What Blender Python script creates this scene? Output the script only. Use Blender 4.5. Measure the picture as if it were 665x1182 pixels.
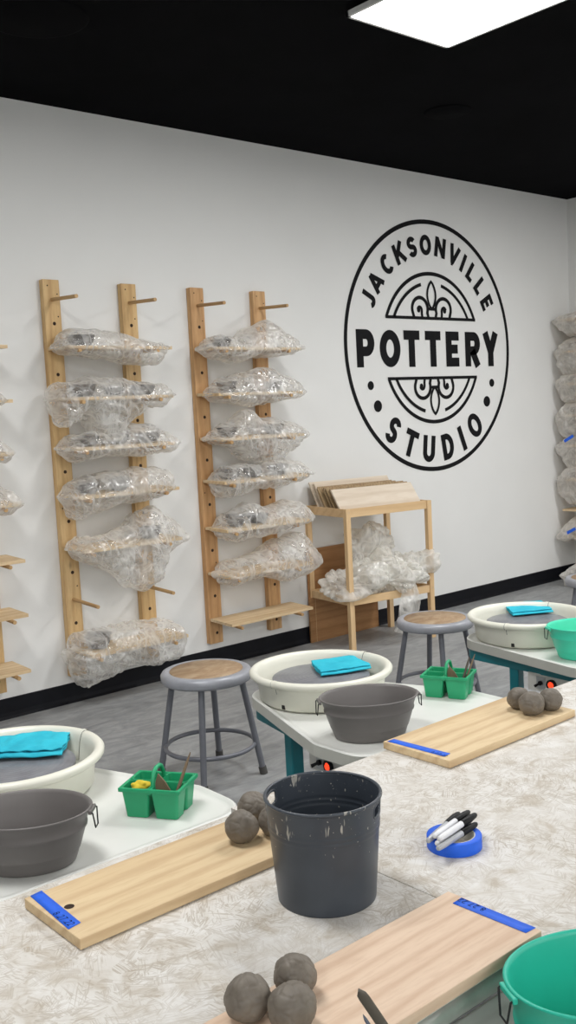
import bpy, bmesh, math, random
from mathutils import Vector, Matrix, noise
import numpy as np
PI = math.pi
for o in list(bpy.data.objects):
    bpy.data.objects.remove(o)
SC = bpy.context.scene
COL = SC.collection

# ------------------------------------------------------------------ camera
FPX, PITCH, ROLL, YAW = 1141.37, 0.09651, -0.05096, 0.70935
CAM = Vector((0.0, -4.52, 1.4027))
fwd = Vector((math.sin(YAW)*math.cos(PITCH), math.cos(YAW)*math.cos(PITCH), -math.sin(PITCH)))
rt0 = Vector((math.cos(YAW), -math.sin(YAW), 0)); up0 = rt0.cross(fwd)
rt = math.cos(ROLL)*rt0 + math.sin(ROLL)*up0
upv = math.cos(ROLL)*up0 - math.sin(ROLL)*rt0
cd = bpy.data.cameras.new('camera'); cam = bpy.data.objects.new('camera', cd); COL.objects.link(cam)
m = Matrix((rt, upv, -fwd)).transposed().to_4x4(); m.translation = CAM
cam.matrix_world = m
cd.sensor_fit = 'VERTICAL'; cd.sensor_height = 24.0; cd.lens = FPX/1182*24.0
cd.clip_start = 0.02; cd.clip_end = 60
SC.camera = cam
# ------------------------------------------------------------------ world, exposure
W = bpy.data.worlds.new('world'); SC.world = W; W.use_nodes = True
W.node_tree.nodes['Background'].inputs[0].default_value = (0.9, 0.95, 1.0, 1)
W.node_tree.nodes['Background'].inputs[1].default_value = 0.05
vs = SC.view_settings
vs.view_transform = 'Standard'; vs.look = 'None'; vs.gamma = 1.0; vs.exposure = 0.0
vs.use_curve_mapping = False
PANEL_STRENGTH = 20.5
SC.cycles.max_bounces = 10; SC.cycles.diffuse_bounces = 5; SC.cycles.transparent_max_bounces = 24

# ------------------------------------------------------------------ helpers
def lin(c):
    f = lambda v: v/12.92 if v <= .04045 else ((v+.055)/1.055)**2.4
    return tuple(f(v/255.0) for v in c) + (1.0,)

class N:
    """small node-tree writer"""
    def __init__(s, name):
        s.m = bpy.data.materials.new(name); s.m.use_nodes = True
        s.t = s.m.node_tree; s.t.nodes.clear()
        s.out = s.n('ShaderNodeOutputMaterial')
    def n(s, typ, **kw):
        nd = s.t.nodes.new(typ)
        for k, v in kw.items():
            if k.startswith('i_'):
                key = k[2:]
                key = int(key) if key.isdigit() else key.replace('_', ' ')
                if hasattr(v, 'is_output') or isinstance(v, bpy.types.NodeSocket): s.t.links.new(v, nd.inputs[key])
                else: nd.inputs[key].default_value = v
            else: setattr(nd, k, v)
        return nd
    def l(s, a, b): s.t.links.new(a, b)
    def coord(s, which='Object'): return s.n('ShaderNodeTexCoord').outputs[which]
    def mapping(s, vec, scale=(1,1,1), rot=(0,0,0), loc=(0,0,0)):
        nd = s.n('ShaderNodeMapping'); s.l(vec, nd.inputs['Vector'])
        nd.inputs['Scale'].default_value = scale; nd.inputs['Rotation'].default_value = rot; nd.inputs['Location'].default_value = loc
        return nd.outputs[0]
    def noise(s, vec, scale, detail=4, rough=.55, dist=0):
        nd = s.n('ShaderNodeTexNoise'); s.l(vec, nd.inputs['Vector'])
        nd.inputs['Scale'].default_value = scale; nd.inputs['Detail'].default_value = detail
        nd.inputs['Roughness'].default_value = rough; nd.inputs['Distortion'].default_value = dist
        return nd.outputs['Fac']
    def ramp(s, fac, stops, interp='LINEAR'):
        nd = s.n('ShaderNodeValToRGB'); s.l(fac, nd.inputs[0]); nd.color_ramp.interpolation = interp
        e = nd.color_ramp.elements
        while len(e) < len(stops): e.new(0.5)
        for i, (p, c) in enumerate(stops):
            e[i].position = p; e[i].color = c if len(c) == 4 else tuple(c)+(1,)
        return nd.outputs[0]
    def mix(s, fac, a, b, mode='MIX'):
        nd = s.n('ShaderNodeMix', data_type='RGBA', blend_type=mode)
        for key, v in ((0, fac), (6, a), (7, b)):
            if isinstance(v, bpy.types.NodeSocket): s.l(v, nd.inputs[key])
            else: nd.inputs[key].default_value = v
        return nd.outputs[2]
    def math(s, op, a, b=0.0):
        nd = s.n('ShaderNodeMath', operation=op)
        for i, v in enumerate((a, b)):
            if isinstance(v, bpy.types.NodeSocket): s.l(v, nd.inputs[i])
            else: nd.inputs[i].default_value = v
        return nd.outputs[0]
    def bump(s, h, strength=.2, dist=.01):
        nd = s.n('ShaderNodeBump'); s.l(h, nd.inputs['Height'])
        nd.inputs['Strength'].default_value = strength; nd.inputs['Distance'].default_value = dist
        return nd.outputs[0]
    def bsdf(s, col, rough=.5, metal=0, bump=None, spec=.5, coat=0):
        nd = s.n('ShaderNodeBsdfPrincipled')
        for key, v in (('Base Color', col), ('Roughness', rough), ('Metallic', metal), ('Specular IOR Level', spec), ('Coat Weight', coat)):
            if isinstance(v, bpy.types.NodeSocket): s.l(v, nd.inputs[key])
            else: nd.inputs[key].default_value = v
        if bump is not None: s.l(bump, nd.inputs['Normal'])
        s.l(nd.outputs[0], s.out.inputs[0])
        return s.m

def plain(name, rgb, rough=.5, metal=0, var=.06, scale=30, bump=0.0, spec=.5):
    """a one-colour surface with faint cloudy variation"""
    k = N(name); v = k.coord(); nz = k.noise(v, scale, 3)
    c = lin(rgb); lo = tuple(x*(1-var) for x in c[:3])+(1,); hi = tuple(min(1, x*(1+var)) for x in c[:3])+(1,)
    b = k.bump(nz, bump, .003) if bump else None
    return k.bsdf(k.ramp(nz, [(.3, lo), (.7, hi)]), rough, metal, b, spec)

def wood(name, light, mid, dark, axis='X', scale=1.0, rough=.6, knots=True):
    k = N(name); v = k.coord()
    oi = k.n('ShaderNodeObjectInfo').outputs['Random']
    cmb = k.n('ShaderNodeCombineXYZ')
    off = k.math('MULTIPLY', oi, 37.0)
    for i in range(3): k.l(off, cmb.inputs[i])
    vm = k.n('ShaderNodeVectorMath', operation='ADD'); k.l(v, vm.inputs[0]); k.l(cmb.outputs[0], vm.inputs[1])
    v = vm.outputs[0]
    s_long, s_a = 1.2*scale, 9.0*scale
    sc = {'X': (s_long, s_a, s_a), 'Y': (s_a, s_long, s_a), 'Z': (s_a, s_a, s_long)}[axis]
    g = k.mapping(v, sc)
    warp = k.noise(g, 1.0, 2)
    wv = k.n('ShaderNodeTexWave', wave_type='RINGS', rings_direction={'X': 'X', 'Y': 'Y', 'Z': 'Z'}[axis])
    k.l(g, wv.inputs['Vector']); wv.inputs['Scale'].default_value = 1.1; wv.inputs['Distortion'].default_value = 7.0
    wv.inputs['Detail'].default_value = 2; wv.inputs['Detail Scale'].default_value = .8
    fine = k.noise(k.mapping(v, tuple(x*7 for x in sc)), 2.0, 3)
    base = k.ramp(warp, [(.3, lin(light)), (.7, lin(mid))])
    c1 = k.mix(k.math('MULTIPLY', k.math('POWER', wv.outputs['Fac'], 3.0), .42), base, lin(dark))
    c2 = k.mix(k.math('MULTIPLY', k.math('SUBTRACT', fine, .45), 1.1), c1, lin(dark))
    if knots:
        vo = k.n('ShaderNodeTexVoronoi'); k.l(k.mapping(v, {'X': (3.2, 8, 0), 'Y': (8, 3.2, 0), 'Z': (8, 0, 3.2)}[axis]), vo.inputs['Vector']); vo.inputs['Scale'].default_value = 1.0
        kn = k.ramp(vo.outputs['Distance'], [(.025, (1,1,1)), (.085, (0,0,0))])
        c2 = k.mix(k.math('MULTIPLY', kn, .55), c2, lin(tuple(int(x*.55) for x in dark)))
    return k.bsdf(c2, rough, 0, k.bump(fine, .12, .002), .3)

M = {}
M['wall'] = plain('white_wall_paint', (226, 226, 224), .7, 0, .012, 3, .05, .25)
M['ceiling'] = plain('black_ceiling_paint', (9, 9, 11), .85, 0, .3, 2.5, .15, .03)
M['base'] = plain('black_vinyl', (15, 16, 22), .5, 0, .2, 20, 0, .2)
M['ink'] = plain('black_paint', (19, 19, 21), .7, 0, .1, 20, 0, .15)
k = N('trowelled_concrete'); v = k.coord()
a = k.noise(k.mapping(v, (1.2, 3.4, 1), (0, 0, .35)), 3.0, 8, .68, 1.6); b = k.noise(v, 11, 6, .65, .8)
c = k.mix(.5, k.ramp(a, [(.3, lin((104,106,108))), (.5, lin((148,150,151))), (.70, lin((186,187,187)))]), k.ramp(b, [(.3, lin((120,122,124))), (.7, lin((162,163,163)))]))
sp = k.ramp(k.noise(v, 24, 4, .5, 2.0), [(.68, (0,0,0)), (.76, (1,1,1))])
c = k.mix(k.math('MULTIPLY', sp, .4), c, lin((196,196,194)))
M['floor'] = k.bsdf(c, k.math('ADD', k.math('MULTIPLY', b, .3), .28), 0, k.bump(a, .06, .01), .4)

M['pine'] = wood('pine_upright', (214,184,136), (202,168,118), (168,128,82), 'Z')
M['pine2'] = wood('reddish_pine_upright', (210,172,126), (196,152,106), (162,118,76), 'Z')
M['board'] = wood('pale_pine_board', (222,200,162), (211,186,147), (178,144,106), 'X', .8)
M['board_pink'] = wood('sanded_fir_board', (222,198,174), (210,182,157), (186,152,126), 'X', 1.1)
M['ware'] = wood('pale_ware_board', (222,200,164), (206,180,142), (180,148,110), 'X', 1.2)
M['ply'] = wood('whitish_plywood', (222,210,194), (210,194,174), (194,174,150), 'X', .6, .7, False)
M['plyedge'] = wood('worn_plywood_edge', (176,152,116), (150,124,92), (112,92,70), 'Z', 2)
M['cart'] = wood('beech_cart', (222,192,150), (212,180,136), (194,158,116), 'X', .6, .5, False)
M['cartz'] = wood('beech_post', (222,192,150), (212,180,136), (194,158,116), 'Z', .6, .5, False)
M['brown'] = wood('brown_plywood', (176,134,92), (158,116,76), (130,92,58), 'X', .9, .6)
M['dowel'] = wood('dowel', (196,164,118), (178,142,98), (150,112,74), 'Y', 1, .6, False)
M['hole'] = plain('dark_bore', (46,30,18), .9)
M['teal_steel'] = plain('teal_enamel', (12,112,122), .38, 0, .08, 18)
M['deck'] = plain('light_grey_plastic_top', (222,223,218), .38, 0, .025, 9)
M['deckside'] = plain('light_grey_plastic_skirt', (190,190,182), .45, 0, .04, 9)
M['pan'] = plain('cream_plastic', (226,225,212), .36, 0, .025, 8)
M['dark'] = plain('dark_gap', (30,28,26), .7)
k = N('grey_wheel_head'); v = k.coord()
ln = k.n('ShaderNodeVectorMath', operation='LENGTH'); k.l(k.mapping(v, (1,1,0)), ln.inputs[0])
wv = k.math('SINE', k.math('MULTIPLY', ln.outputs['Value'], 420.0))
M['head'] = k.bsdf(k.ramp(k.noise(v, 14, 4), [(.3, lin((124,125,131))), (.7, lin((150,151,156)))]), .38, .35, k.bump(wv, .25, .001))
M['tubgrey'] = plain('grey_plastic_tub', (112,108,106), .42, 0, .05, 8)
M['tubaqua'] = plain('aqua_plastic_tub', (66,214,178), .4, 0, .04, 8)
M['tubteal'] = plain('green_teal_plastic_tub', (38,182,156), .38, 0, .04, 8)
M['wire'] = plain('dark_wire', (36,36,38), .45, .3)
M['caddy'] = plain('green_plastic', (34,158,108), .4, 0, .06, 20)
M['sponge'] = plain('yellow_sponge', (222,196,60), .9, 0, .12, 90, .5)
M['toolwood'] = wood('clayed_wood_tool', (136,118,96), (120,102,82), (96,80,64), 'Z', 1, .7, False)
M['toolgrey'] = plain('clay_grey_tool', (86,80,70), .55, 0, .1, 60)
M['steelblue'] = plain('blue_grey_tool', (92,98,110), .4, .3)
M['towel1'] = None
k = N('turquoise_cloth'); v = k.coord(); nz = k.noise(v, 420, 2)
c = k.ramp(k.noise(v, 14, 3), [(.3, lin((46,170,194))), (.7, lin((60,190,210)))])
M['towel'] = k.bsdf(c, .9, 0, k.bump(nz, .35, .002), .15)
M['stool'] = plain('grey_painted_steel', (158,160,167), .36, .1, .08, 26)
M['stoolleg'] = plain('dark_grey_steel_tube', (110,112,119), .36, .1, .08, 26)
k = N('worn_hardboard'); v = k.coord()
M['hardboard'] = k.bsdf(k.ramp(k.noise(k.mapping(v, (1,2,1)), 9, 6, .65, 1), [(.3, lin((140,112,84))), (.52, lin((164,138,108))), (.72, lin((186,164,136)))]), .6)
M['rubber'] = plain('grey_rubber', (78,76,74), .8)
k = N('dark_grey_clay'); v = k.coord(); a = k.noise(v, 26, 5); b = k.noise(v, 140, 3)
M['clay'] = k.bsdf(k.ramp(a, [(.3, lin((98,91,82))), (.7, lin((124,116,105)))]), k.math('ADD', k.math('MULTIPLY', a, .25), .42), 0, k.bump(k.math('ADD', a, k.math('MULTIPLY', b, .12)), .2, .004), .4)
k = N('dry_grey_clay'); v = k.coord(); a = k.noise(v, 26, 5)
M['clay_pot'] = k.bsdf(k.ramp(a, [(.3, lin((66,63,62))), (.7, lin((90,86,84)))]), .7)
# bucket: dark slate plastic with dried slip runs and spatter
k = N('slate_plastic_with_slip'); v = k.coord()
runs = k.noise(k.mapping(v, (1, 1, .22)), 52, 3, .6, .5)
spk = k.noise(v, 150, 2)
zone = k.noise(v, 13, 2)
sx_ = k.n('ShaderNodeSeparateXYZ'); k.l(v, sx_.inputs[0])
high = k.math('MULTIPLY', k.math('SUBTRACT', sx_.outputs[2], .09), .7)
mk = k.ramp(k.math('ADD', k.math('ADD', runs, k.math('MULTIPLY', k.math('SUBTRACT', zone, .5), .7)), high), [(.715, (0,0,0)), (.75, (1,1,1))])
mk2 = k.ramp(k.math('ADD', spk, high), [(.74, (0,0,0)), (.77, (1,1,1))])
base = k.ramp(k.noise(v, 10, 3), [(.3, lin((54,60,68))), (.7, lin((64,70,78)))])
M['bucket'] = k.bsdf(k.mix(k.math('MAXIMUM', mk, mk2), base, lin((158,156,148))), k.math('ADD', k.math('MULTIPLY', mk, .4), .36))
M['tape'] = plain('blue_masking_tape', (22,96,222), .55, 0, .06, 60)
M['tape_side'] = plain('blue_tape_roll_side', (28,82,196), .6, 0, .05, 200)
M['core'] = plain('cardboard_core', (206,204,196), .8)
M['markbody'] = plain('silver_grey_marker_barrel', (176,178,182), .35, .25)
M['markwhite'] = plain('white_marker_barrel', (226,227,230), .4)
M['black'] = plain('black_plastic', (14,14,16), .45, 0, .1, 30, 0, .25)
M['metal'] = plain('brushed_metal', (176,178,178), .35, .7)
M['tube'] = plain('grey_steel_tube', (178,180,174), .35, .3)
M['plate'] = plain('aluminium_plate', (206,204,198), .5, .1)
M['white'] = plain('white_plastic', (232,232,230), .45)
k = N('red_lamp'); e = k.n('ShaderNodeEmission'); e.inputs[0].default_value = (1, .06, .02, 1); e.inputs[1].default_value = 1.6; k.l(e.outputs[0], k.out.inputs[0]); M['red'] = k.m
k = N('lamp_diffuser'); e = k.n('ShaderNodeEmission'); e.inputs[0].default_value = (1, .995, .985, 1); e.inputs[1].default_value = PANEL_STRENGTH; k.l(e.outputs[0], k.out.inputs[0]); M['diffuser'] = k.m

# whitewashed strand board: two layers of randomly turned wood flakes
def osb():
    k = N('whitewashed_strand_board'); v = k.coord()
    def layer(scale, seed):
        vv = k.mapping(v, (1, 1, 1), (0, 0, seed), (seed*3, seed*5, 0))
        wob = k.n('ShaderNodeTexNoise'); k.l(vv, wob.inputs['Vector']); wob.inputs['Scale'].default_value = 30
        vo = k.n('ShaderNodeTexVoronoi', feature='F1'); 
        ad = k.n('ShaderNodeVectorMath', operation='MULTIPLY_ADD'); k.l(wob.outputs['Color'], ad.inputs[0]); ad.inputs[1].default_value = (.02,.02,0); k.l(vv, ad.inputs[2])
        k.l(ad.outputs[0], vo.inputs['Vector']); vo.inputs['Scale'].default_value = scale
        sep = k.n('ShaderNodeSeparateColor'); k.l(vo.outputs['Color'], sep.inputs[0])
        ang = k.math('MULTIPLY', sep.outputs[0], 6.283)
        vr = k.n('ShaderNodeVectorRotate', rotation_type='Z_AXIS'); k.l(vv, vr.inputs['Vector']); k.l(ang, vr.inputs['Angle'])
        st = k.noise(k.mapping(vr.outputs[0], (9, 120, 1)), 1.0, 2, .5, .4)
        return st, sep.outputs[1], vo.outputs['Distance']
    def line(f, w): return k.math('MAXIMUM', k.math('SUBTRACT', 1.0, k.math('ABSOLUTE', k.math('MULTIPLY', k.math('SUBTRACT', f, .5), w))), 0.0)
    tot = None; hts = None
    for sc_, sd_, w_, am in ((19, .3, 26, .6), (30, 1.7, 22, .7), (46, 2.9, 17, .55)):
        f, c_, d_ = layer(sc_, sd_)
        e = k.math('MULTIPLY', k.math('MULTIPLY', line(f, w_), am), k.math('GREATER_THAN', c_, .35))
        tot = e if tot is None else k.math('MAXIMUM', tot, e)
        hts = f if hts is None else k.math('ADD', hts, f)
    body = k.ramp(k.noise(v, 16, 5, .6, .8), [(.32, lin((190,182,170))), (.46, lin((208,204,197))), (.66, lin((220,218,214)))])
    wash = k.ramp(k.noise(v, 5, 4, .6), [(.38, (.35,.35,.35)), (.62, (1,1,1))])
    col = k.mix(k.math('MULTIPLY', tot, wash), body, lin((152,138,118)))
    chip = k.ramp(k.noise(v, 70, 4, .6), [(.68, (0,0,0)), (.73, (1,1,1))])
    col = k.mix(k.math('MULTIPLY', chip, .4), col, lin((176,156,126)))
    return k.bsdf(col, .62, 0, k.bump(hts, .25, .002), .3)
M['osb'] = osb()

def plastic(name, tint, op0, op1, milky):
    """thin clear film: mostly see-through, fold highlights painted as white streaks, whiter where seen edge on, sharp glints"""
    k = N(name); v = k.coord()
    def fold_highlight(scale, rot, sc, width, dist):
        n_ = k.noise(k.mapping(v, sc, rot), scale, 2, .5, dist)
        return k.math('MAXIMUM', k.math('SUBTRACT', 1.0, k.math('ABSOLUTE', k.math('MULTIPLY', k.math('SUBTRACT', n_, .5), width))), 0.0)
    f1 = fold_highlight(6.5, (.4, .9, .2), (1, .45, 1.6), 11.0, .9); f2 = fold_highlight(8.5, (-.5, -.7, .4), (1.7, .6, .5), 12.0, .7); f3 = fold_highlight(20, (.2, .3, 0), (1, .8, 1.3), 9.0, 1.0)
    patch = k.ramp(k.noise(v, 6, 2), [(.4, (0,0,0)), (.62, (1,1,1))])
    streak = k.math('MAXIMUM', k.math('MAXIMUM', f1, f2), k.math('MULTIPLY', k.math('MULTIPLY', f3, .5), patch))
    n1 = k.noise(v, 13, 3, .5, .6)
    h = k.math('ADD', k.math('MULTIPLY', n1, 1.6), k.math('MULTIPLY', streak, .3))
    bp = k.bump(h, 1.0, .010)
    lw = k.n('ShaderNodeLayerWeight', i_Blend=.35)
    f = k.math('ADD', k.math('MULTIPLY', k.math('POWER', lw.outputs['Facing'], 1.5), op1), op0)
    f = k.math('ADD', f, k.math('MULTIPLY', streak, op1*.62))  # streaky highlights painted into the film as whiter, denser lines
    f = k.math('ADD', f, k.math('MULTIPLY', patch, op0*.8))
    cl = k.n('ShaderNodeClamp'); k.l(f, cl.inputs[0]); f = cl.outputs[0]
    tr = k.n('ShaderNodeBsdfTransparent'); tr.inputs[0].default_value = (.985, .985, .98, 1)
    df = k.n('ShaderNodeBsdfDiffuse'); df.inputs[0].default_value = lin(tint)
    tl = k.n('ShaderNodeBsdfTranslucent'); tl.inputs[0].default_value = lin(tint)
    m1 = k.n('ShaderNodeMixShader'); m1.inputs[0].default_value = milky; k.l(df.outputs[0], m1.inputs[1]); k.l(tl.outputs[0], m1.inputs[2])
    m2 = k.n('ShaderNodeMixShader'); k.l(f, m2.inputs[0]); k.l(tr.outputs[0], m2.inputs[1]); k.l(m1.outputs[0], m2.inputs[2])
    gl = k.n('ShaderNodeBsdfGlossy'); gl.inputs['Roughness'].default_value = .13; gl.inputs[0].default_value = (1,1,1,1); k.l(bp, gl.inputs['Normal'])
    fr = k.n('ShaderNodeFresnel'); fr.inputs[0].default_value = 1.5
    m3 = k.n('ShaderNodeMixShader'); k.l(k.math('MINIMUM', k.math('MULTIPLY', fr.outputs[0], 1.5), .18), m3.inputs[0]); k.l(m2.outputs[0], m3.inputs[1]); k.l(gl.outputs[0], m3.inputs[2])
    k.l(m3.outputs[0], k.out.inputs[0])
    return k.m
M['film'] = plastic('clear_plastic_film', (252,252,250), .075, .50, .35)
M['film_white'] = plastic('crumpled_plastic_film', (253,252,247), .20, .6, .4)
M['film_grey'] = plastic('greyish_plastic_film', (246,243,238), .28, .30, .4)

class MB:
    """collects shapes into one mesh"""
    def __init__(s): s.v = []; s.f = []; s.mi = []; s.sm = []
    def add(s, vs, fs, mi=0, smooth=False):
        b = len(s.v); s.v += [tuple(p) for p in vs]
        for f in fs: s.f.append([i+b for i in f]); s.mi.append(mi); s.sm.append(smooth)
        return s
    def box(s, c, d, rot=None, mi=0, bev=0.0):
        R = rot or Matrix.Identity(3); c = Vector(c)
        if bev:
            bm = bmesh.new(); bmesh.ops.create_cube(bm, size=1.0)
            for q in bm.verts: q.co = Vector((q.co.x*d[0], q.co.y*d[1], q.co.z*d[2]))
            bmesh.ops.bevel(bm, geom=bm.edges[:], offset=bev, segments=2, affect='EDGES', profile=.6)
            bm.verts.index_update()
            s.add([c + R @ q.co for q in bm.verts], [[x.index for x in f.verts] for f in bm.faces], mi); bm.free(); return s
        h = [x/2 for x in d]
        P = [c + R @ Vector((x*h[0], y*h[1], z*h[2])) for x in (-1,1) for y in (-1,1) for z in (-1,1)]
        return s.add(P, [(0,1,3,2),(4,6,7,5),(0,4,5,1),(2,3,7,6),(0,2,6,4),(1,5,7,3)], mi)
    def tube(s, pts, r, seg=12, closed=False, mi=0, cap=True):
        pts = [Vector(p) for p in pts]; n = len(pts); rr = r if isinstance(r, (list, tuple)) else [r]*n
        rings = []; prev = None
        for i, p in enumerate(pts):
            if closed: t = pts[(i+1) % n] - pts[i-1]
            else: t = pts[min(i+1, n-1)] - pts[max(i-1, 0)]
            t.normalize()
            if prev is None:
                u = t.orthogonal().normalized()
            else:
                u = prev - t*prev.dot(t)
                u = u.normalized() if u.length > 1e-6 else t.orthogonal().normalized()
            prev = u; w = t.cross(u)
            rings.append([p + rr[i]*(math.cos(2*PI*j/seg)*u + math.sin(2*PI*j/seg)*w) for j in range(seg)])
        V = [q for R_ in rings for q in R_]; F = []
        m_ = n if closed else n-1
        for i in range(m_):
            for j in range(seg):
                a = i*seg+j; b = i*seg+(j+1) % seg; c2 = ((i+1) % n)*seg+(j+1) % seg; d2 = ((i+1) % n)*seg+j
                F.append((a, b, c2, d2))
        s.add(V, F, mi, True)
        if cap and not closed:
            s.add(rings[0], [list(range(seg))[::-1]], mi); s.add(rings[-1], [list(range(seg))], mi)
        return s
    def lathe(s, prof, seg=64, sx=1.0, sy=1.0, mi=0, smooth=True, c=(0,0,0), a0=0.0, a1=2*PI):
        full = abs(a1-a0-2*PI) < 1e-6; V = []; F = []; n = len(prof); m_ = seg if full else seg+1
        for j in range(m_):
            a = a0+(a1-a0)*j/seg
            for r, z in prof: V.append((c[0]+r*sx*math.cos(a), c[1]+r*sy*math.sin(a), c[2]+z))
        for j in range(seg):
            for i in range(n-1):
                a = j*n+i; b = ((j+1) % m_)*n+i
                F.append((a, b, b+1, a+1))
        return s.add(V, F, mi, smooth)
    def prism(s, poly, z0, z1, mi=0):
        n = len(poly); V = [(x, y, z0) for x, y in poly]+[(x, y, z1) for x, y in poly]
        F = [list(range(n))[::-1], list(range(n, 2*n))]+[(i, (i+1) % n, n+(i+1) % n, n+i) for i in range(n)]
        return s.add(V, F, mi)
    def grid(s, P, mi=0, smooth=True, cu=False, cv=False):
        nu = len(P); nv = len(P[0]); V = [q for r_ in P for q in r_]; F = []
        for i in range(nu if cu else nu-1):
            for j in range(nv if cv else nv-1):
                a = i*nv+j; b = ((i+1) % nu)*nv+j; c2 = ((i+1) % nu)*nv+(j+1) % nv; d2 = i*nv+(j+1) % nv
                F.append((a, b, c2, d2))
        return s.add(V, F, mi, smooth)
    def build(s, name, mats, parent=None, loc=None, rz=0.0, bevel=0.0, solid=0.0, weld=False):
        me = bpy.data.meshes.new(name); me.from_pydata(s.v, [], s.f)
        for m_ in (mats if isinstance(mats, (list, tuple)) else [mats]): me.materials.append(m_)
        me.polygons.foreach_set('material_index', s.mi); me.polygons.foreach_set('use_smooth', s.sm)
        bm = bmesh.new(); bm.from_mesh(me)
        if weld: bmesh.ops.remove_doubles(bm, verts=bm.verts, dist=1e-5)
        bmesh.ops.recalc_face_normals(bm, faces=bm.faces); bm.to_mesh(me); bm.free()
        o = bpy.data.objects.new(name, me); COL.objects.link(o)
        if parent: o.parent = parent
        if loc is not None: o.location = loc
        o.rotation_euler.z = rz
        if bevel:
            b = o.modifiers.new('bevel', 'BEVEL'); b.width = bevel; b.segments = 2; b.limit_method = 'ANGLE'
        if solid:
            b = o.modifiers.new('solid', 'SOLIDIFY'); b.thickness = solid; b.offset = 0
        return o

def tag(o, label, cat, group=None, kind=None):
    o['label'] = label; o['category'] = cat
    if group: o['group'] = group
    if kind: o['kind'] = kind
    return o
def thing(name, label, cat, loc=(0,0,0), rz=0.0, group=None):
    o = bpy.data.objects.new(name, None); COL.objects.link(o); o.location = loc; o.rotation_euler.z = rz
    o.empty_display_size = .05
    return tag(o, label, cat, group)
def struct(name, mb, m, **kw):
    o = mb.build(name, m, **kw); o['kind'] = 'structure'; return o
def copy_tree(o, parent=None):
    c = o.copy(); COL.objects.link(c)
    if parent: c.parent = parent
    for ch in list(o.children): copy_tree(ch, c)
    return c
def RZ(a): return Matrix.Rotation(a, 3, 'Z')

# ------------------------------------------------------------------ room
HC = 2.979; XR = 6.92; XL = -5.6; YF = -13.4
struct('floor', MB().box(((XL+XR)/2, YF/2, -.05), (XR-XL+.4, -YF+.4, .1)), M['floor'])
struct('wall_back', MB().box(((XL+XR)/2, .06, HC/2), (XR-XL+.4, .12, HC)), M['wall'])
struct('wall_right', MB().box((XR+.06, YF/2, HC/2), (.12, -YF, HC)), M['wall'])
struct('wall_left', MB().box((XL-.06, YF/2, HC/2), (.12, -YF, HC)), M['wall'])
struct('wall_front', MB().box(((XL+XR)/2, YF-.06, HC/2), (XR-XL+.4, .12, HC)), M['wall'])
struct('ceiling', MB().box(((XL+XR)/2, YF/2, HC+.05), (XR-XL+.4, -YF+.4, .1)), M['ceiling'])
def cove(p0, p1, nrm):
    mb = MB(); prof = [(0, .1), (.006, .098), (.007, .03), (.010, .012), (.02, .002), (.02, 0), (0, 0)]
    mb.grid([[(p[0]+nrm[0]*d, p[1]+nrm[1]*d, z) for d, z in prof] for p in (p0, p1)], smooth=False); return mb
struct('baseboard_back', cove((XL, 0), (XR, 0), (0, -1)), M['base'])
struct('baseboard_right', cove((XR, 0), (XR, YF), (-1, 0)), M['base'])
struct('baseboard_left', cove((XL, 0), (XL, YF), (1, 0)), M['base'])
# hung light panels
def light(x, y, label):
    t = thing('ceiling_light', label, 'ceiling light', (x, y, 2.945), 0, 'hung flat light panels')
    w, d = .303, .61
    fr = MB()
    for sx in (-1, 1): fr.box((sx*(w-.006), 0, .006), (.012, 2*d, .022)); fr.box((0, sx*(d-.006), .006), (2*w, .012, .022))
    fr.box((0, 0, .014), (2*w-.01, 2*d-.01, .006))
    fr.build('frame', M['white'], t)
    MB().add([(-w+.012, -d+.012, -.002), (w-.012, -d+.012, -.002), (w-.012, d-.012, -.002), (-w+.012, d-.012, -.002)], [(0,3,2,1)]).build('diffuser', M['diffuser'], t)
    for sx in (-1, 1):
        for sy in (-1, 1):
            MB().tube([(sx*(w-.012), sy*(d-.02), .015), (sx*(w-.03), sy*(d-.13), HC-2.945)], .0015, 6).build('hanging_wire', M['metal'], t)
    MB().box((0, 0, .025), (.12, .3, .016), bev=.003).build('driver_box', M['white'], t)
    return t
light(3.175, -2.285, 'bright white flat light panel hanging under the black ceiling')
LIGHTS = [(.74, -2.285), (5.6, -2.285)] + [(x, -4.75) for x in (-1.7, 5.6)] + [(x, y) for y in (-7.2, -9.6, -12.0) for x in (-4.1, -1.7, .74, 3.175, 5.6)]  # nearest two read from rack shadows; back rows added to brighten the wall
for x, y in LIGHTS: light(x, y, 'unseen flat light panel, most of these added to brighten the back wall')

def ceil_disc(x, y, r, label):
    o = MB().lathe([(0, -.006), (r*.55, -.009), (r*.6, -.006), (r*.92, -.008), (r, -.004), (r*1.02, 0)], 48).build('ceiling_disc', M['ceiling'], None, (x, y, HC))
    tag(o, label, 'ceiling cover')
ceil_disc(4.29, -1.0, .125, 'round black painted cover plate on the ceiling above the emblem')
ceil_disc(1.93, -.93, .2, 'large round black patch on the ceiling at the upper left corner')

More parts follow.
